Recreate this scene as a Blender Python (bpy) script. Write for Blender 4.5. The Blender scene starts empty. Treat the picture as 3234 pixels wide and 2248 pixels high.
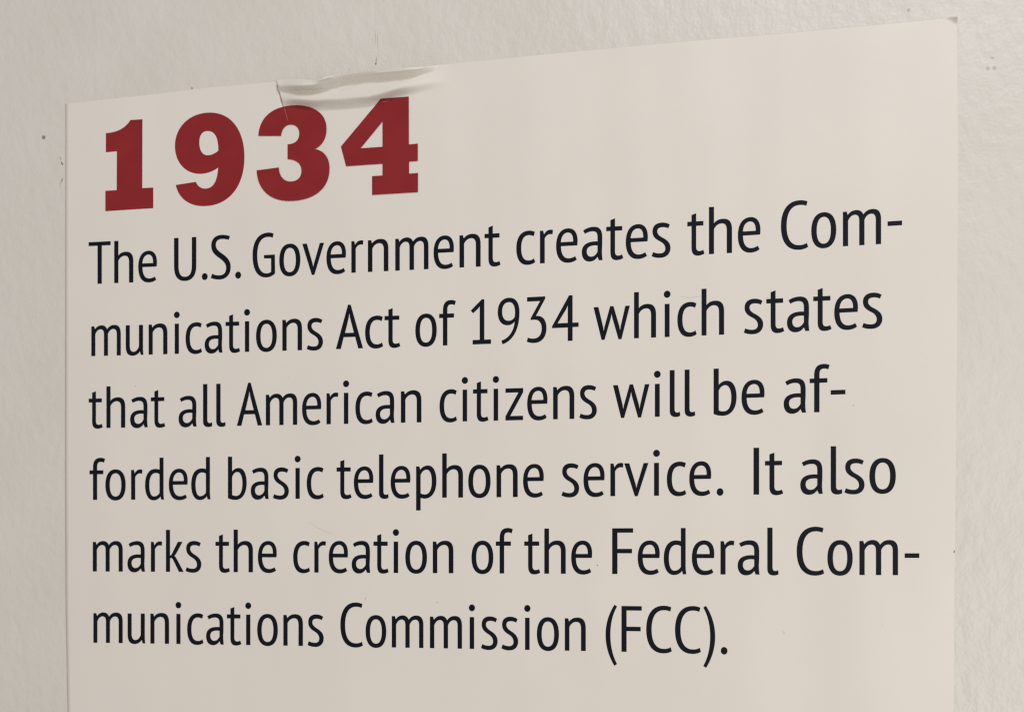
# A printed vinyl text panel stuck on a painted, lightly textured wall.
import bpy, bmesh, math, random
from mathutils import Vector, Matrix

SC = bpy.context.scene
COL = SC.collection

# ------------------------------------------------------------------ camera
PW, PH = 3234.0, 2248.0            # proportions of the photograph
FPX = 3300.0                       # focal length in photograph pixels
PPX, PPY = 1617.0, 1730.0          # optical axis (the photo is a crop, so it sits low)
YAW = math.atan2(FPX, 17100.0)     # the camera is turned this much off the wall's normal
DIST = 0.70                        # camera to wall along the optical axis, metres
CAM_H = 1.45                       # camera height

CAM = Vector((0.0, -DIST * math.cos(YAW), CAM_H))
FWD = Vector((-math.sin(YAW), math.cos(YAW), 0.0))
RIGHT = Vector((math.cos(YAW), math.sin(YAW), 0.0))
UP = Vector((0.0, 0.0, 1.0))

cam_data = bpy.data.cameras.new('camera')
cam_data.sensor_fit = 'HORIZONTAL'
cam_data.sensor_width = 36.0
cam_data.lens = 36.0 * FPX / PW
cam_data.shift_x = 0.0
cam_data.shift_y = (PPY - PH / 2) / PW
cam_data.clip_start = 0.01
cam_data.clip_end = 50.0
cam_data.dof.use_dof = True          # focused right of the middle; the far left side goes a touch soft
cam_data.dof.focus_distance = 0.69
cam_data.dof.aperture_fstop = 9.0
cam = bpy.data.objects.new('camera', cam_data)
COL.objects.link(cam)
cam.matrix_world = Matrix.Translation(CAM) @ Matrix((RIGHT, UP, -FWD)).transposed().to_4x4()
SC.camera = cam
SC.cycles.filter_width = 1.3
SC.cycles.use_denoising = False       # keep the fine sampling grain, like sensor noise

# ------------------------------------------------------------------ light
world = bpy.data.worlds.new('World')
SC.world = world
world.use_nodes = True
bg = world.node_tree.nodes['Background']
bg.inputs['Color'].default_value = (1.0, 0.935, 0.865, 1)
bg.inputs['Strength'].default_value = 0.40

def area_lamp(name, loc, target, sx, sy, power, color):
    d = bpy.data.lights.new(name, 'AREA')
    d.shape = 'RECTANGLE'; d.size = sx; d.size_y = sy
    d.energy = power; d.color = color
    o = bpy.data.objects.new(name, d); COL.objects.link(o)
    o.location = loc
    o.rotation_euler = (Vector(target) - Vector(loc)).to_track_quat('-Z', 'Y').to_euler()
    return o

area_lamp('ceiling_lamp', (0.75, -2.3, 3.45), (0.0, 0.0, 1.55), 1.0, 0.6, 30.0, (0.965, 0.985, 1.0))
area_lamp('warm_fill_lamp', (1.1, -2.1, 1.1), (0.0, 0.0, 1.5), 0.8, 0.8, 18.5, (1.0, 0.955, 0.855))  # unseen warm fill, added to brighten the lower right of the sheet

SC.view_settings.view_transform = 'Standard'
SC.view_settings.look = 'None'
SC.view_settings.exposure = 0.03
SC.view_settings.gamma = 1.0
SC.view_settings.use_curve_mapping = False

# ------------------------------------------------------------------ helpers
def at(px, py, h=0.0):
    """point on the plane lying h metres in front of the wall that the photo shows at (px, py)"""
    d = FWD + RIGHT * ((px - PPX) / FPX) - UP * ((py - PPY) / FPX)
    t = (-h - CAM.y) / d.y
    return CAM + d * t

def tag(o, label=None, cat=None, group=None, kind=None):
    if label: o['label'] = label
    if cat: o['category'] = cat
    if group: o['group'] = group
    if kind: o['kind'] = kind
    return o

def link(name, me, mat, parent=None):
    o = bpy.data.objects.new(name, me)
    if mat: me.materials.append(mat)
    COL.objects.link(o)
    if parent: o.parent = parent
    return o

def lerp_table(tab, x):
    if x <= tab[0][0]: return tab[0][1]
    for (x0, y0), (x1, y1) in zip(tab, tab[1:]):
        if x <= x1: return y0 + (y1 - y0) * (x - x0) / (x1 - x0)
    return tab[-1][1]

def sstep(a, b, x):
    t = min(1.0, max(0.0, (x - a) / (b - a)))
    return t * t * (3 - 2 * t)

# ------------------------------------------------------------------ materials
def material(name):
    m = bpy.data.materials.new(name); m.use_nodes = True
    nt = m.node_tree
    return m, nt, nt.nodes['Principled BSDF']

def noise(nt, scale, detail=3.0, rough=0.5, stretch=None):
    tc = nt.nodes.new('ShaderNodeTexCoord')
    n = nt.nodes.new('ShaderNodeTexNoise')
    n.inputs['Scale'].default_value = scale
    n.inputs['Detail'].default_value = detail
    n.inputs['Roughness'].default_value = rough
    if stretch:
        mp = nt.nodes.new('ShaderNodeMapping'); mp.inputs['Scale'].default_value = stretch
        mp.inputs['Rotation'].default_value = (0, 0.35, 0)
        nt.links.new(tc.outputs['Object'], mp.inputs['Vector'])
        nt.links.new(mp.outputs['Vector'], n.inputs['Vector'])
    else:
        nt.links.new(tc.outputs['Object'], n.inputs['Vector'])
    return n

def ramp(nt, src, c0, c1, p0=0.35, p1=0.65):
    r = nt.nodes.new('ShaderNodeValToRGB')
    r.color_ramp.elements[0].position = p0; r.color_ramp.elements[0].color = (*c0, 1)
    r.color_ramp.elements[1].position = p1; r.color_ramp.elements[1].color = (*c1, 1)
    nt.links.new(src, r.inputs['Fac'])
    return r

# painted wall: eggshell paint with roller stipple
WALL, nt, b = material('wall_paint')
r = ramp(nt, noise(nt, 14.0, 4).outputs['Fac'], (0.648, 0.628, 0.596), (0.676, 0.656, 0.626))
nt.links.new(r.outputs['Color'], b.inputs['Base Color'])
b.inputs['Roughness'].default_value = 0.43
b.inputs['Specular IOR Level'].default_value = 0.5
n1 = noise(nt, 112.0, 3.0, 0.5, (1.0, 1.0, 0.78))
n2 = noise(nt, 420.0, 2.0, 0.5)
mx = nt.nodes.new('ShaderNodeMath'); mx.operation = 'MULTIPLY_ADD'
nt.links.new(n2.outputs['Fac'], mx.inputs[0]); mx.inputs[1].default_value = 0.18
nt.links.new(n1.outputs['Fac'], mx.inputs[2])
bp = nt.nodes.new('ShaderNodeBump')
bp.inputs['Strength'].default_value = 0.6
bp.inputs['Distance'].default_value = 0.0016
nt.links.new(mx.outputs[0], bp.inputs['Height'])
nt.links.new(bp.outputs['Normal'], b.inputs['Normal'])

# satin vinyl sheet
SHEET, nt, b = material('white_vinyl')
r = ramp(nt, noise(nt, 9.0, 3).outputs['Fac'], (0.733, 0.699, 0.658), (0.754, 0.719, 0.677))
nt.links.new(r.outputs['Color'], b.inputs['Base Color'])
b.inputs['Roughness'].default_value = 0.42
b.inputs['Specular IOR Level'].default_value = 0.4
bp = nt.nodes.new('ShaderNodeBump')
bp.inputs['Strength'].default_value = 0.25; bp.inputs['Distance'].default_value = 0.0004
nt.links.new(noise(nt, 60.0, 3).outputs['Fac'], bp.inputs['Height'])
rr = nt.nodes.new('ShaderNodeMapRange')     # handled film: the gloss is a little uneven
rr.inputs['To Min'].default_value = 0.34; rr.inputs['To Max'].default_value = 0.52
nt.links.new(noise(nt, 26.0, 5, 0.6).outputs['Fac'], rr.inputs['Value'])
nt.links.new(rr.outputs['Result'], b.inputs['Roughness'])
# the film is pulled a little unevenly: long shallow ripples
bq = nt.nodes.new('ShaderNodeBump')
bq.inputs['Strength'].default_value = 1.0; bq.inputs['Distance'].default_value = 0.0050
nt.links.new(noise(nt, 11.0, 1.5, 0.5, (1.0, 1.0, 0.22)).outputs['Fac'], bq.inputs['Height'])
nt.links.new(bq.outputs['Normal'], bp.inputs['Normal'])
nt.links.new(bp.outputs['Normal'], b.inputs['Normal'])

def ink(name, c0, c1, rough):
    m, nt, b = material(name)
    r = ramp(nt, noise(nt, 40.0, 3).outputs['Fac'], c0, c1)
    nt.links.new(r.outputs['Color'], b.inputs['Base Color'])
    b.inputs['Roughness'].default_value = rough
    b.inputs['Specular IOR Level'].default_value = 0.12
    return m
INK = ink('navy_black_ink', (0.0036, 0.0055, 0.0110), (0.0046, 0.0068, 0.0130), 0.5)
RED = ink('brick_red_ink', (0.235, 0.019, 0.0235), (0.262, 0.022, 0.0265), 0.5)
GREY = ink('grey_dirt', (0.16, 0.15, 0.135), (0.22, 0.205, 0.185), 0.8)
FAINT = ink('faint_dirt', (0.53, 0.51, 0.465), (0.57, 0.55, 0.505), 0.8)
MID = ink('brown_grey_dirt', (0.24, 0.22, 0.20), (0.32, 0.30, 0.27), 0.8)
PALE = ink('pale_crack', (0.36, 0.17, 0.16), (0.45, 0.25, 0.23), 0.6)

# ------------------------------------------------------------------ wall
def box(name, lo, hi, mat, parent=None):
    bm = bmesh.new()
    bmesh.ops.create_cube(bm, size=1.0)
    for v in bm.verts:
        v.co = Vector([(lo[i] + hi[i]) / 2 + v.co[i] * (hi[i] - lo[i]) for i in range(3)])
    me = bpy.data.meshes.new(name); bm.to_mesh(me); bm.free()
    return link(name, me, mat, parent)

wall = box('wall', (-2.2, 0.0, 0.0), (2.2, 0.12, 4.4), WALL)
tag(wall, 'off white painted wall with a fine roller stipple and small scuffs behind the sheet', 'wall', kind='structure')

# ------------------------------------------------------------------ sheet
LEFT = [(250, 206), (327, 206), (780, 205.6), (1500, 205), (1922, 207), (2248, 213), (2700, 218)]
RIGHT_E = [(40, 3024.3), (290, 3026), (600, 3027), (1000, 3024.5), (1500, 3019), (1830, 3015.5), (2248, 3013), (2700, 3009)]
TOP_L = [(206, 328), (455, 301), (664, 276), (815, 262.5), (870, 257.5)]
TOP_R = [(869, 252.4), (925, 249.4), (975, 251.5), (1000, 252.5), (1012, 247), (1029, 241), (1060, 237.7), (1101, 232.7),
         (1148, 224.9), (1207, 219), (1270, 215.8), (1348, 210), (1380, 206.4), (1420, 202.3), (1727, 171.5),
         (2162, 131.2), (2500, 103), (2800, 75.5), (3030, 52.5)]
TEAR = [(240, 870), (252, 871), (262, 874), (270, 878), (278, 878), (285, 876.5), (289, 881), (293, 884), (300, 884.5), (306, 886.5), (317, 890), (334, 893), (345, 897), (372, 906)]
TEAR_END = 345.0
BOTTOM = 3300.0

# the two folds of the loosened lip: y of the fold's foot and of its crest along x
F1 = [(860, 341), (940, 343), (1000, 346), (1060, 347), (1110, 343), (1160, 336), (1205, 325), (1260, 311), (1310, 301), (1380, 285), (1440, 268), (1520, 250)]
C1 = [(860, 308), (940, 311), (1000, 313), (1060, 310), (1110, 306), (1160, 303), (1205, 291), (1260, 274), (1310, 265), (1380, 257), (1440, 248), (1520, 236)]
F2 = [(860, 288), (940, 287.5), (1000, 286), (1060, 277), (1082, 268), (1120, 262), (1160, 258), (1210, 254), (1270, 248), (1320, 240), (1370, 226), (1410, 211), (1470, 196)]
C2 = [(860, 268), (940, 268.5), (985, 266), (1015, 252), (1035, 232), (1100, 220), (1150, 213), (1210, 207), (1270, 202), (1320, 199), (1370, 196), (1410, 192), (1470, 180)]
CREASES = [([(992, 257), (1014, 252.5), (1034, 247), (1052, 243)], 6.0, 0.0011), ([(1060, 291), (1085, 283), (1112, 272), (1140, 266)], 5.0, -0.0006),
           ([(884, 290), (930, 290.5), (985, 289), (1040, 287)], 4.0, -0.0006), ([(1180, 232), (1230, 228), (1300, 221), (1340, 216)], 7.0, 0.0005)]
SURF = 0.00014                     # sheet surface in front of the wall

def height(px, py, flap):
    h = SURF
    # loose top right corner
    c = (px - 2972) / 55.0 - (py - 52) / 30.0
    h += 0.0042 * min(1.0, max(0.0, c / 1.1)) ** 1.4 if px > 2960 and py < 90 else 0.0
    if flap and 860 < px < 1530 and py < 372:
        torn = 0.38 + 0.62 * sstep(870, 960, px)
        a1 = 0.0062 * (1 - sstep(1220, 1435, px))
        a1 *= torn
        a2 = 0.0072 * torn * (1 - sstep(1270, 1418, px))
        f, c = lerp_table(F1, px), lerp_table(C1, px)
        f += 2.0 * math.sin(px / 17.0)
        h += a1 * sstep(0, 1.0, (f - py) / max(4.0, f - c))
        f2, c2 = lerp_table(F2, px), lerp_table(C2, px)
        # between the folds the film leans back a touch
        if py < c:
            h -= a1 * 0.30 * sstep(0.0, 1.0, (c - py) / max(4.0, c - f2))
        # the upper fold has a sharp foot
        u2 = min(1.0, max(0.0, (f2 - py) / max(4.0, f2 - c2)))
        h += a2 * math.sin(u2 * math.pi / 2)
        # at the torn end the lip bends back towards the wall above its crest
        if py < c2:
            h -= a2 * 0.5 * sstep(0, 18.0, c2 - py)
        for pts, w, amp in CREASES:
            if pts[0][0] <= px <= pts[-1][0]:
                d = abs(py - lerp_table(pts, px)) / w
                e = min(1.0, (px - pts[0][0]) / 12.0, (pts[-1][0] - px) / 12.0)
                if d < 1: h += amp * e * (1 - d) ** 1.3
    return h

def top_of(px, flap):
    return lerp_table(TOP_R if flap else TOP_L, px)

def sheet_mesh():
    bm = bmesh.new()
    def grid(cols, flap):
        """cols: list of functions y -> x; rows from the top edge down"""
        vs = []
        nrow_top, nrow = 90, 40
        for cf, xk in cols:
            col = []
            top = top_of(xk, flap)
            rows = [top + (380 - top) * i / nrow_top for i in range(nrow_top + 1)] if top < 380 else [top]
            rows += [rows[-1] + (BOTTOM - rows[-1]) * i / nrow for i in range(1, nrow + 1)]
            for y in rows:
                x = cf(y)
                col.append(bm.verts.new(at(x, y, height(x, y, flap))))
            vs.append(col)
        for a, c in zip(vs, vs[1:]):
            for i in range(len(a) - 1):
                bm.faces.new((a[i], a[i + 1], c[i + 1], c[i]))
        return vs
    tear = lambda y: lerp_table(TEAR, y) if y < 372 else 906.0
    lft = lambda y: lerp_table(LEFT, y)
    rgt = lambda y: lerp_table(RIGHT_E, y)
    # left of the tear
    n = 60
    cols = []
    for k in range(n + 1):
        f = (k / n) ** 1.0
        cols.append(((lambda y, f=f: lft(y) + (tear(y) - lft(y)) * f), 206 + (869 - 206) * f))
    vl = grid(cols, False)
    # right of the tear: blend from the tear line to straight columns
    cols = []
    xs = [906 + (1540 - 906) * k / 190 for k in range(1, 191)] + [1540 + (2960 - 1540) * k / 60 for k in range(1, 61)] + [2960 + (3024.3 - 2960) * k / 20 for k in range(1, 21)]
    cols.append((tear, 869))
    for x in xs:
        if x < 1540:
            f = (x - 906) / (1540 - 906)
            cols.append(((lambda y, f=f: tear(y) + (1540 - tear(y)) * f), 869 + (1540 - 869) * f))
        elif x <= 2960:
            cols.append(((lambda y, x=x: x), x))
        else:
            f = (x - 2960) / (3024.3 - 2960)
            cols.append(((lambda y, f=f: 2960 + (rgt(y) - 2960) * f), x))
    grid(cols, True)
    bmesh.ops.remove_doubles(bm, verts=bm.verts, dist=1e-6)
    bmesh.ops.recalc_face_normals(bm, faces=bm.faces)
    me = bpy.data.meshes.new('sheet')
    bm.to_mesh(me); bm.free()
    for p in me.polygons: p.use_smooth = True
    return me

sign = bpy.data.objects.new('text_panel', None)
COL.objects.link(sign)
tag(sign, 'pale printed text panel headed by red 1934, its top edge torn and wrinkled', 'wall sign')
sheet = link('sheet', sheet_mesh(), SHEET, sign)
sol = sheet.modifiers.new('thickness', 'SOLIDIFY')
sol.thickness = 0.0001; sol.offset = -1.0
# make sure the face normals look at the room, so the thickness goes backwards
if sheet.data.polygons[len(sheet.data.polygons) // 2].normal.y > 0:
    sheet.data.flip_normals()

# ------------------------------------------------------------------ outlines
def parse(path):
    """'M x y L x y C ... Z' -> list of contours of points with handles"""
    tok = path.replace(',', ' ').split()
    cs, cur, i, cmd = [], None, 0, None
    while i < len(tok):
        if tok[i].isalpha():
            cmd = tok[i]; i += 1
            if cmd == 'Z':
                cs.append(cur); cur = None
            continue
        if cmd == 'M':
            cur = [('L', (float(tok[i]), float(tok[i + 1])))]; i += 2; cmd = 'L'
        elif cmd == 'L':
            cur.append(('L', (float(tok[i]), float(tok[i + 1])))); i += 2
        elif cmd == 'C':
            p = [float(t) for t in tok[i:i + 6]]; i += 6
            cur.append(('C', (p[0], p[1]), (p[2], p[3]), (p[4], p[5])))
    return cs

def flatten(contour, n=9):
    pts = [contour[0][1]]
    for s in contour[1:]:
        if s[0] == 'L':
            pts.append(s[1])
        else:
            p0 = pts[-1]; p1, p2, p3 = s[1:]
            for k in range(1, n + 1):
                t = k / n; a = 1 - t
                pts.append(tuple(a**3 * p0[j] + 3*a*a*t * p1[j] + 3*a*t*t * p2[j] + t**3 * p3[j] for j in (0, 1)))
    if len(pts) > 1 and abs(pts[0][0] - pts[-1][0]) < 1e-4 and abs(pts[0][1] - pts[-1][1]) < 1e-4:
        pts.pop()
    return pts

def fill_contours(contours3d, thick):
    """contours3d: list of glyphs, each a list of closed loops (first = outline, others = holes) of wall points -> one mesh"""
    bm = bmesh.new()
    for loops in contours3d:
        cu = bpy.data.curves.new('tmp', 'CURVE'); cu.dimensions = '2D'; cu.fill_mode = 'FRONT'
        for lp in loops:
            sp = cu.splines.new('POLY'); sp.points.add(len(lp) - 1); sp.use_cyclic_u = True
            for p, c in zip(sp.points, lp): p.co = (c[0], c[1], 0, 1)
        ob = bpy.data.objects.new('tmp', cu)
        me = bpy.data.meshes.new_from_object(ob)
        bm.from_mesh(me)
        bpy.data.objects.remove(ob); bpy.data.curves.remove(cu); bpy.data.meshes.remove(me)
    me = bpy.data.meshes.new('print')
    bm.to_mesh(me); bm.free()
    return me

LIFT = 0.00007                    # printed film in front of the sheet's surface
def print_px(name, glyphs, mat, parent, lift=LIFT, base=None, drape=False):
    """glyphs: list of glyphs, each a list of loops in photo pixels; lie on the sheet (base None) or the wall"""
    me = fill_contours(glyphs, 0)
    if drape:                      # cut the film finely where it follows the folds
        bm = bmesh.new(); bm.from_mesh(me)
        for y in [300 + 2.5 * k for k in range(30)]:
            bmesh.ops.bisect_plane(bm, geom=bm.verts[:] + bm.edges[:] + bm.faces[:], plane_co=(0, y, 0), plane_no=(0, 1, 0))
        for x in [860 + 5 * k for k in range(94)]:
            fs = [f for f in bm.faces if f.calc_center_median().y < 375]
            es = list({e for f in fs for e in f.edges}); vs = list({v for f in fs for v in f.verts})
            bmesh.ops.bisect_plane(bm, geom=vs + es + fs, plane_co=(x, 0, 0), plane_no=(1, 0, 0))
        bm.to_mesh(me); bm.free()
    for v in me.vertices:
        flap = v.co.y > 372 or v.co.x > lerp_table(TEAR, v.co.y)
        h = height(v.co.x, v.co.y, flap) + lift if base is None else base
        v.co = at(v.co.x, v.co.y, h)
    me.update()
    bm = bmesh.new(); bm.from_mesh(me)
    bmesh.ops.recalc_face_normals(bm, faces=bm.faces)
    for f in bm.faces:
        if f.normal.y > 0: f.normal_flip()
    bm.to_mesh(me); bm.free()
    me.name = name
    return link(name, me, mat, parent)

# ------------------------------------------------------------------ heading numerals (traced)
K = 3.1914
def tr(path, ox, oy):
    return [[(ox + x / K, oy + y / K) for x, y in flatten(c, 16)] for c in parse(path)]
NUM = [
 tr('M 588 449 C 700 447 790 395 835 318 L 957 310 L 955 1003 L 1066 998 L 1066 1206 L 583 1236 L 583 1031 L 697 1024 L 699 633 L 588 643 Z', 150, 280),
 tr('M 1293 972 L 1495 940 C 1515 985 1545 1008 1590 1008 C 1680 1008 1712 920 1720 797 C 1665 838 1600 860 1535 860 C 1390 860 1284 745 1284 580 '
    'C 1284 390 1430 243 1640 243 C 1865 243 1985 440 1985 690 C 1985 985 1830 1185 1570 1185 C 1410 1185 1315 1090 1293 972 Z '
    'M 1722 627 C 1722 500 1690 429 1615 429 C 1560 429 1530 470 1530 545 C 1530 620 1560 673 1612 673 C 1655 673 1690 652 1722 627 Z', 150, 280),
 tr('M 50 861 L 280 861 C 285 790 325 747 380 747 C 432 747 463 785 463 835 C 463 905 420 943 345 945 L 345 1095 C 440 1099 485 1145 485 1212 '
    'C 485 1280 440 1320 375 1320 C 305 1320 260 1265 257 1178 L 33 1208 C 40 1400 165 1516 360 1516 C 600 1516 768 1400 768 1190 '
    'C 768 1085 720 1012 622 992 C 700 955 738 880 738 790 C 738 640 620 553 430 553 C 200 553 60 670 50 861 Z', 800, 160),
 tr('M 1285 487 L 1567 464 L 1568 947 L 1658 938 L 1658 1112 L 1570 1120 L 1570 1241 L 1660 1233 L 1660 1427 L 1197 1455 L 1197 1266 L 1302 1259 '
    'L 1302 1141 L 935 1166 L 883 968 Z M 1302 716 L 1080 986 L 1302 970 Z', 800, 160),
]
for k, g in enumerate(NUM):
    print_px('numeral', [g], RED, sign, drape=k > 1, lift=0.0004 if k > 1 else LIFT)

# ------------------------------------------------------------------ body lettering
def ell(cx, cy, rx, ry, n=28):
    return ' '.join(['M'] + [('L ' if k else '') + '%.2f %.2f' % (cx + rx * math.cos(2 * math.pi * k / n), cy + ry * math.sin(2 * math.pi * k / n)) for k in range(n)] + ['Z'])
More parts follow.
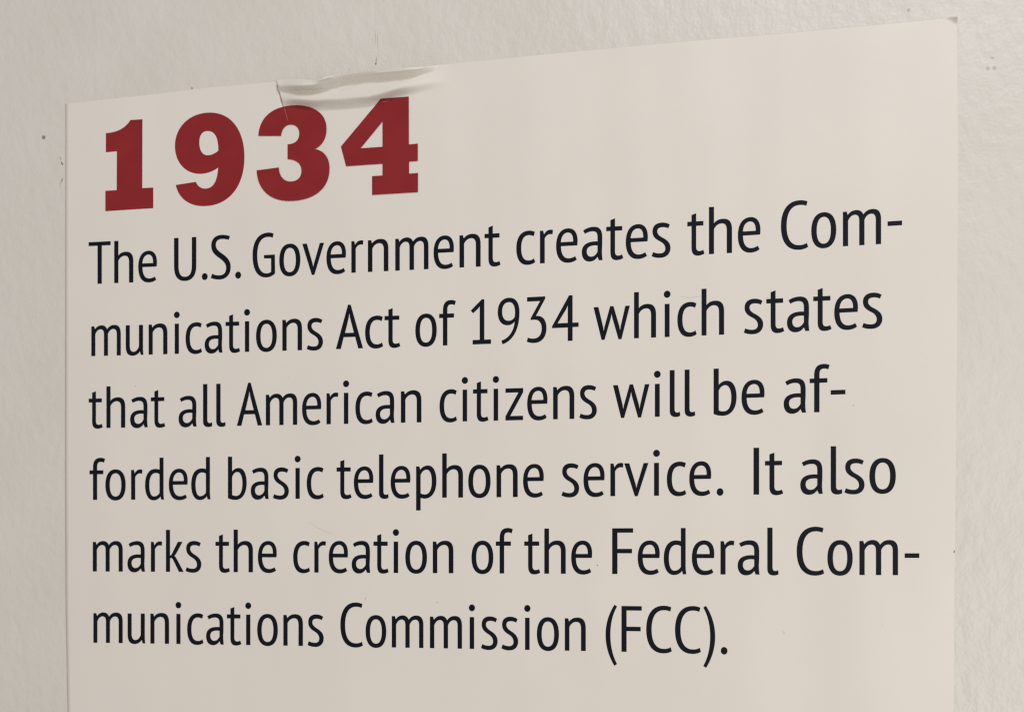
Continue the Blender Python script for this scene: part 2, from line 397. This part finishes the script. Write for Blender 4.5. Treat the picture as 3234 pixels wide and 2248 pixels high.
# glyph: (left bearing, right bearing, [groups of contours]); x-height 500, capitals 700
G = {
 'n': (60, 48, ['M 0 0 L 0 500 L 54 500 L 66 450 C 95 490 140 514 197 514 C 290 514 326 455 326 350 L 326 0 L 252 0 L 252 340 C 252 415 228 446 178 446 C 130 446 90 410 72 365 L 72 0 Z']),
 'm': (60, 46, ['M 0 0 L 0 500 L 53 500 L 66 451 C 92 490 130 514 181 514 C 230 514 262 490 281 445 C 310 490 350 514 406 514 C 490 514 522 458 522 360 L 522 0 L 450 0 L 450 355 C 450 418 430 446 388 446 C 345 446 312 410 296 365 L 296 0 L 224 0 L 224 355 C 224 418 205 446 163 446 C 120 446 88 408 72 362 L 72 0 Z']),
 'h': (60, 49, ['M 0 0 L 0 700 L 72 700 L 72 456 C 98 492 142 514 197 514 C 290 514 326 455 326 350 L 326 0 L 252 0 L 252 340 C 252 415 228 446 178 446 C 130 446 90 410 72 365 L 72 0 Z']),
 'u': (40, 29, ['M 0 500 L 72 500 L 72 160 C 72 90 95 55 135 55 C 180 55 215 95 231 145 L 231 500 L 303 500 L 303 110 C 303 70 305 35 311 0 L 263 0 L 249 58 C 225 20 180 -12 122 -12 C 40 -12 0 40 0 150 Z']),
 'i': (64, 68, ['M 0 0 L 0 500 L 72 500 L 72 0 Z', ell(36, 645, 50, 54)]),
 'c': (32, 10, ['M 278 486 L 258 421 C 235 435 212 443 184 443 C 108 443 74 370 74 250 C 74 120 112 55 186 55 C 218 55 243 66 264 84 L 282 24 C 252 0 212 -12 168 -12 C 55 -12 0 90 0 250 C 0 420 70 513 186 513 C 222 513 252 503 278 486 Z']),
 'a': (34, 41, ['M 20 465 L 46 412 C 80 434 118 445 154 445 C 212 445 229 415 229 350 L 229 288 C 215 290 205 291 190 291 C 60 291 0 235 0 136 C 0 45 45 -12 116 -12 C 168 -12 205 14 229 54 L 250 0 L 303 0 C 297 40 293 90 293 140 L 298 245 L 298 350 C 298 470 250 513 168 513 C 118 513 62 497 20 465 Z M 229 226 L 229 134 C 210 90 178 62 140 62 C 98 62 73 95 73 146 C 73 205 115 230 190 230 C 203 230 216 229 229 226 Z']),
 't': (11, 2, ['M 60 598 L 127 622 L 127 500 L 230 500 L 230 433 L 127 433 L 127 122 C 127 76 143 56 174 56 C 194 56 212 62 228 72 L 246 14 C 222 0 190 -12 154 -12 C 88 -12 60 30 60 115 L 60 433 L 0 433 L 0 500 L 60 500 Z']),
 'e': (33, 26, ['M 72 245 C 74 115 118 55 188 55 C 222 55 252 66 280 84 L 304 30 C 270 2 226 -12 176 -12 C 58 -12 0 92 0 250 C 0 415 64 513 174 513 C 270 513 318 430 316 310 C 316 290 314 265 311 245 Z M 71 307 C 76 390 112 448 172 448 C 225 448 252 395 250 307 Z']),
 'o': (32, 31, ['M 0 250 C 0 420 65 514 174 514 C 283 514 347 420 347 250 C 347 80 283 -12 174 -12 C 65 -12 0 80 0 250 Z M 76 250 C 76 125 110 56 174 56 C 238 56 272 125 272 250 C 272 375 238 446 174 446 C 110 446 76 375 76 250 Z']),
 'r': (60, 12, ['M 0 0 L 0 500 L 47 500 L 61 442 C 85 488 115 508 152 508 C 166 508 180 506 193 501 L 186 434 C 173 438 162 440 150 440 C 112 440 86 412 71 378 L 71 0 Z']),
 's': (28, 31, ['M 0 18 L 20 80 C 50 63 85 54 122 54 C 168 54 193 80 193 122 C 193 170 165 205 125 230 C 60 268 11 305 11 388 C 11 470 62 514 143 514 C 188 514 225 500 258 478 L 236 422 C 210 436 182 444 150 444 C 104 444 80 425 80 385 C 80 345 110 315 155 288 C 220 248 267 205 267 128 C 267 40 210 -13 128 -13 C 78 -13 35 -3 0 18 Z']),
 'l': (65, 0, ['M 0 700 L 72 700 L 72 110 C 72 72 86 56 110 56 C 124 56 138 60 150 68 L 154 6 C 138 -4 116 -12 90 -12 C 30 -12 0 22 0 85 Z']),
 'd': (31, 44, ['M 243 700 L 311 700 L 311 130 C 311 85 314 40 321 0 L 272 0 L 260 52 C 235 12 195 -12 142 -12 C 52 -12 0 90 0 245 C 0 410 62 513 172 513 C 198 513 222 509 243 501 Z M 243 424 C 222 437 202 445 178 445 C 108 445 73 365 73 247 C 73 130 98 54 152 54 C 192 54 222 78 243 112 Z']),
 'b': (60, 34, ['M 0 700 L 72 700 L 72 456 C 100 492 135 513 182 513 C 272 513 318 410 318 262 C 318 95 245 -13 130 -13 C 80 -13 38 -2 0 18 Z M 72 366 L 72 70 C 92 60 112 54 140 54 C 210 54 245 135 245 258 C 245 370 215 446 160 446 C 118 446 88 410 72 366 Z']),
 'p': (64, 30, ['M 0 -200 L 0 500 L 53 500 L 66 446 C 92 488 135 513 188 513 C 278 513 322 410 322 262 C 322 95 250 -13 138 -13 C 112 -13 90 -8 72 0 L 72 -200 Z M 72 362 L 72 74 C 90 60 112 54 138 54 C 212 54 248 135 248 258 C 248 372 220 446 168 446 C 122 446 88 408 72 362 Z']),
 'k': (52, 2, ['M 0 0 L 0 700 L 70 700 L 70 268 L 92 284 L 202 500 L 282 500 L 168 290 L 146 268 L 172 238 L 302 0 L 222 0 L 118 205 L 100 228 L 70 228 L 70 0 Z']),
 'f': (8, -28, ['M 60 0 L 60 433 L 0 433 L 0 500 L 60 500 L 60 550 C 60 660 105 711 186 711 C 215 711 243 704 268 691 L 250 626 C 232 636 214 641 192 641 C 148 641 132 615 132 555 L 132 500 L 238 500 L 238 433 L 132 433 L 132 0 Z']),
 'v': (0, 4, ['M 0 500 L 75 500 L 170 175 L 180 122 L 190 175 L 286 500 L 356 500 L 198 -5 L 156 -5 Z']),
 'w': (4, 2, ['M 0 500 L 74 500 L 146 190 L 154 128 L 164 190 L 250 505 L 300 505 L 388 195 L 398 130 L 408 195 L 477 500 L 545 500 L 420 -5 L 375 -5 L 282 330 L 272 390 L 262 330 L 167 -5 L 121 -5 Z']),
 'z': (32, 28, ['M 0 500 L 278 500 L 278 432 L 76 68 L 276 68 L 276 0 L 0 0 L 0 64 L 202 432 L 0 432 Z']),
 'T': (0, 0, ['M 0 700 L 378 700 L 378 634 L 227 634 L 227 0 L 153 0 L 153 634 L 0 634 Z']),
 'U': (60, 40, ['M 0 700 L 76 700 L 76 240 C 76 115 112 57 186 57 C 262 57 298 115 298 240 L 298 700 L 373 700 L 373 235 C 373 70 305 -12 184 -12 C 68 -12 0 65 0 235 Z']),
 '.': (51, 27, [ell(48, 46, 49, 57)]),
 'S': (24, 22, ['M 0 20 L 22 88 C 62 66 102 56 146 56 C 215 56 254 98 254 172 C 254 240 210 285 150 330 C 70 388 8 440 8 548 C 8 650 72 712 175 712 C 230 712 278 702 317 684 L 298 624 C 262 638 225 645 180 645 C 115 645 84 610 84 552 C 84 490 125 455 185 410 C 260 355 330 295 330 185 C 330 62 258 -12 150 -12 C 95 -12 45 -2 0 20 Z']),
 'G': (34, 36, ['M 349 688 L 336 622 C 312 634 285 640 254 640 C 135 640 79 530 79 350 C 79 165 132 54 236 54 C 264 54 288 62 308 76 L 308 290 L 190 296 L 190 350 L 371 352 L 375 46 C 332 8 285 -12 228 -12 C 82 -12 0 120 0 350 C 0 575 88 710 258 710 C 295 710 325 702 349 688 Z']),
 'C': (34, 12, ['M 373 688 L 358 624 C 330 637 298 643 262 643 C 140 643 81 530 81 350 C 81 165 138 56 262 56 C 304 56 336 66 365 84 L 381 22 C 344 -2 302 -12 252 -12 C 88 -12 0 120 0 350 C 0 578 95 712 258 712 C 302 712 342 704 373 688 Z']),
 'A': (0, 0, ['M 0 0 L 191 704 L 234 704 L 428 0 L 352 0 L 304 186 L 124 186 L 78 0 Z M 146 254 L 284 254 L 224 490 L 213 565 L 202 490 Z']),
 'I': (64, 68, ['M 0 0 L 0 700 L 76 700 L 76 0 Z']),
 'F': (60, 32, ['M 0 0 L 0 700 L 304 700 L 304 632 L 77 632 L 77 385 L 288 385 L 288 317 L 77 317 L 77 0 Z']),
 '1': (40, 64, ['M 0 531 L 165 700 L 203 700 L 203 70 L 303 70 L 303 0 L 28 0 L 28 70 L 134 70 L 134 592 L 116 562 L 36 486 Z']),
 '9': (35, 45, ['M 56 44 C 170 80 240 190 250 330 C 222 296 188 278 150 278 C 55 278 0 360 0 488 C 0 620 62 706 168 706 C 272 706 322 615 322 470 C 322 220 230 30 70 -14 Z M 66 490 C 66 405 100 348 162 348 C 198 348 224 364 248 398 C 252 410 256 440 256 470 C 256 570 228 637 166 637 C 100 637 66 580 66 490 Z']),
 '3': (62, 41, ['M 2 700 L 268 702 L 268 668 L 132 404 C 140 406 150 406 158 406 C 240 400 286 325 286 212 C 286 70 215 -12 106 -12 C 62 -12 28 -4 -2 14 L 13 76 C 38 63 64 57 96 57 C 172 57 216 115 216 208 C 216 300 172 348 110 348 C 90 348 72 347 54 345 L 54 372 L 192 632 L 2 632 Z']),
 '4': (40, 20, ['M 227 0 L 227 206 L 0 206 L 0 236 L 246 700 L 297 700 L 297 278 L 384 278 L 384 210 L 297 210 L 297 0 Z M 80 277 L 227 278 L 227 545 L 206 490 Z']),
 '(': (30, 6, ['M 134 718 L 174 692 C 105 570 73 420 73 258 C 73 90 105 -60 174 -190 L 132 -217 C 45 -70 0 85 0 256 C 0 430 48 580 134 718 Z']),
 ')': (22, 30, ['M 40 718 L 0 692 C 69 570 101 420 101 258 C 101 90 69 -60 0 -190 L 42 -217 C 129 -70 174 85 174 256 C 174 430 126 580 40 718 Z']),
 '-': (42, 20, ['M 0 252 L 0 319 L 196 319 L 196 252 Z']),
}
GLYPH = {}
for ch, (lsb, rsb, paths) in G.items():
    groups = [[flatten(c) for c in parse(p)] for p in paths]
    w = max(x for g in groups for lp in g for x, y in lp)
    x0 = min(x for g in groups for lp in g for x, y in lp)
    GLYPH[ch] = (lsb, rsb, w, x0, groups)

LINES = [
 ([(279, 898), (309, 896.5), (363, 894), (414, 891.6), (1122.6, 861.2), (1222.8, 856.4), (1346.9, 850.8), (1509.4, 842.1), (1712.7, 832.2), (2246.4, 802.1), (2301, 798.7), (2668.6, 777.6), (2774.3, 771.5), (2860, 766.5)],
  [('The', 279.8, 495.7), ('U.S.', 549.6, 761.5), ('Government', 797.5, 1581), ('creates', 1630.5, 2117.6), ('the', 2170.6, 2401.7), ('Com-', 2466.2, 2849)], 1.014),
 ([(280, 1124.8), (294.8, 1124.4), (482, 1119), (562.7, 1117.2), (786, 1111), (900.5, 1107.3), (1069, 1102), (1140, 1099.8), (1406.8, 1091.1), (1522.5, 1087.3), (1800.4, 1076.7), (2012, 1067.5), (2066.5, 1065.3), (2223.3, 1058.8), (2278, 1056.6), (2790, 1034.5)],
  [('munications', 288.3, 1020), ('Act', 1060.7, 1264.4), ('of', 1311.6, 1439.7), ('1934', 1486.6, 1827.4), ('which', 1874.4, 2286.9), ('states', 2349, 2786.7)], 1.005),
 ([(280, 1352), (342.8, 1350.9), (387.4, 1349.9), (849.4, 1342.4), (934.4, 1341.1), (1042, 1338.9), (1274.7, 1334.5), (1323.5, 1333.5), (1468.5, 1330.2), (1564.4, 1328.1), (1753, 1323.9), (1804.6, 1322.4), (2076.3, 1315.7), (2582.2, 1301.1), (2680, 1298.5)],
  [('that', 280, 522), ('all', 563.8, 712.3), ('American', 747.8, 1330.9), ('citizens', 1388, 1884.9), ('will', 1935.9, 2195.5), ('be', 2253.7, 2414.6), ('af-', 2474.9, 2670)], 1.0),
 ([(280, 1578), (300.8, 1577.9), (415.8, 1577.4), (941.2, 1574.6), (1408.9, 1570.9), (1457.7, 1570.4), (1575.7, 1569.5), (1626.3, 1568.9), (1936, 1565.9), (2074.5, 1564.6), (2388.8, 1561.2), (2840, 1556)],
  [('forded', 282.6, 665), ('basic', 719.8, 1022.6), ('telephone', 1062.9, 1717.4), ('service.', 1773.2, 2284.9), ('It', 2379.8, 2473.7), ('also', 2527.3, 2829.3)], 1.0),
 ([(290, 1803.3), (529.8, 1805), (791, 1806.2), (1001.5, 1807.4), (1424.3, 1809.1), (1585.2, 1809.6), (1777.5, 1810.7), (1941.3, 1811.7), (2285.7, 1813.2), (2720.2, 1814.9), (2910, 1815.6)],
  [('marks', 292.9, 635.8), ('the', 680.4, 874.1), ('creation', 925.7, 1431.9), ('of', 1489, 1619.6), ('the', 1655.6, 1870.1), ('Federal', 1933.3, 2458.8), ('Com-', 2516, 2903.4)], 1.0),
 ([(290, 2028.2), (382.8, 2029.5), (534.4, 2031.8), (568.9, 2032.3), (790.5, 2036), (1244.7, 2043.3), (1366.6, 2045.6), (1455.7, 2047.1), (1666.2, 2051.1), (1791, 2053.2), (1842.5, 2054.3), (1971.2, 2056.9), (2310, 2064)],
  [('munications', 294.8, 1022.4), ('Commission', 1074.8, 1850), ('(FCC).', 1912.5, 2297.7)], 1.0),
]

def fit(tab):
    """least squares parabola through the measured baseline points"""
    c = sum(p[0] for p in tab) / len(tab)
    S = [sum(((p[0] - c) / 1000) ** k for p in tab) for k in range(5)]
    T = [sum(p[1] * ((p[0] - c) / 1000) ** k for p in tab) for k in range(3)]
    A = Matrix(((S[0], S[1], S[2]), (S[1], S[2], S[3]), (S[2], S[3], S[4])))
    s = A.inverted() @ Vector(T)
    return lambda x: s[0] + s[1] * (x - c) / 1000 + s[2] * ((x - c) / 1000) ** 2

def unit(px):                      # photo pixels per glyph unit, upright
    return (93.4 + (107.6 - 93.4) * (px - 300) / (2720 - 300)) / 500.0

for tab, words, k in LINES:
    base = fit(tab)
    for text, xl, xr in words:
        # pen positions in glyph units
        pen, spots = 0.0, []
        prev = None
        for ch in text:
            lsb, rsb, w, x0, groups = GLYPH[ch]
            if prev is not None: pen += prev + lsb
            spots.append((ch, pen - x0)); pen += w - x0
            prev = rsb
        sx = (xr - xl) / pen
        glyphs = []
        for ch, off in spots:
            for g in GLYPH[ch][4]:
                loops = []
                for lp in g:
                    out = []
                    for gx, gy in lp:
                        # perspective: scale grows to the right inside the word
                        t = (gx + off) / pen
                        px = xl + (gx + off) * sx + (xr - xl) * 0.5 * (t * t - t) * (xr - xl) * 2 / 17300.0
                        out.append((px, base(px) - gy * unit(px) * k))
                    loops.append(out)
                glyphs.append(loops)
        o = print_px('printed_word', glyphs, INK, sign)

# ------------------------------------------------------------------ wear on the sheet and on the wall
rnd = random.Random(7)
def blob(x, y, rx, ry, rot=0.0, n=14, j=0.18):
    return [[(x + math.cos(rot) * a * rx - math.sin(rot) * b_ * ry, y + math.sin(rot) * a * rx + math.cos(rot) * b_ * ry)
             for k in range(n) for q in (1 + rnd.uniform(-j, j),)
             for a, b_ in ((math.cos(2 * math.pi * k / n) * q, math.sin(2 * math.pi * k / n) * q),)]]
def stroke(pts, w):
    """a thin stroke tapering at both ends"""
    L, R = [], []
    n = len(pts)
    for i, (x, y) in enumerate(pts):
        x0, y0 = pts[max(0, i - 1)]; x1, y1 = pts[min(n - 1, i + 1)]
        dx, dy = x1 - x0, y1 - y0; l = math.hypot(dx, dy) or 1
        ww = w * (0.25 if i in (0, n - 1) else 1.0) * 0.5
        L.append((x - dy / l * ww, y + dx / l * ww)); R.append((x + dy / l * ww, y - dx / l * ww))
    return [L + R[::-1]]
WB = 0.00015
for g, m in [
    (blob(137.5, 434, 5.5, 6.5), MID), (blob(2870, 32, 5, 5), FAINT), (blob(3120.5, 215.8, 5.5, 6), FAINT), (blob(3141.5, 214.5, 5.5, 6), FAINT),
    (blob(606, 279, 2.2, 3.2), MID), (blob(3134.6, 182.5, 6, 2.5), FAINT)]:
    print_px('nail_hole', [g], m, wall, base=WB)
for g, m in [
    (stroke([(188, 495), (191, 501), (193, 505)], 2.4), MID), (stroke([(193, 510), (196, 518), (198, 522)], 5), GREY),
    (stroke([(199, 563), (194, 572), (190, 583), (192, 595)], 4.0), FAINT), (stroke([(197, 563), (195, 572), (194, 575)], 4.5), MID),
    (stroke([(1188.5, 178), (1188, 192), (1187, 206)], 2.4), MID), (blob(1187, 202.5, 2.2, 3.0), GREY),
    (stroke([(1105, 214), (1102, 222), (1101, 231)], 2.2), FAINT), (stroke([(1184, 96), (1186, 118), (1185, 142)], 2.0), FAINT),
    (stroke([(1193, 104), (1192, 122), (1193, 150)], 1.8), FAINT), (stroke([(1177, 120), (1178, 134)], 2.0), FAINT),
    (stroke([(1195, 160), (1194, 176)], 1.6), FAINT)]:
    print_px('scuff_mark', [g], m, wall, base=WB)
for g, m in [
    (stroke([(974, 1646), (1000, 1664), (1022, 1675), (1052, 1687)], 1.0), FAINT),
    (stroke([(2149, 937), (2176, 940), (2200, 937.5), (2214, 935)], 1.1), FAINT),
    (stroke([(1153, 1884), (1154, 1890), (1153, 1896)], 3.0), FAINT), (blob(1380, 1901.5, 1.6, 1.6), MID), (blob(1886.8, 1784, 1.8, 1.7), GREY),
    (stroke([(1853, 2034), (1857, 2041)], 2.4), FAINT), (stroke([(2472, 1990), (2476, 1997), (2480, 2000)], 2.2), FAINT),
    (stroke([(330, 2044), (336, 2040), (343, 2039)], 2.0), FAINT), (blob(428, 1219, 1.8, 2.4), FAINT), (blob(1153, 1535, 1.8, 2.6), FAINT),
    (blob(3013.5, 1741, 1.8, 4.5), GREY), (blob(2695, 1279.5, 1.6, 1.5), MID), (blob(910, 1192, 1.6, 1.4), FAINT), (stroke([(2786, 1966), (2789, 1976)], 1.6), FAINT)]:
    print_px('scratch', [g], m, sign)
for g in [stroke([(894.5, 333), (899, 346), (903, 360), (907, 373), (911, 384)], 1.1),
          stroke([(1203, 324), (1211, 321.5), (1217, 322), (1227, 318.5)], 1.6)]:
    print_px('crack', [g], PALE, sign, lift=0.00048)
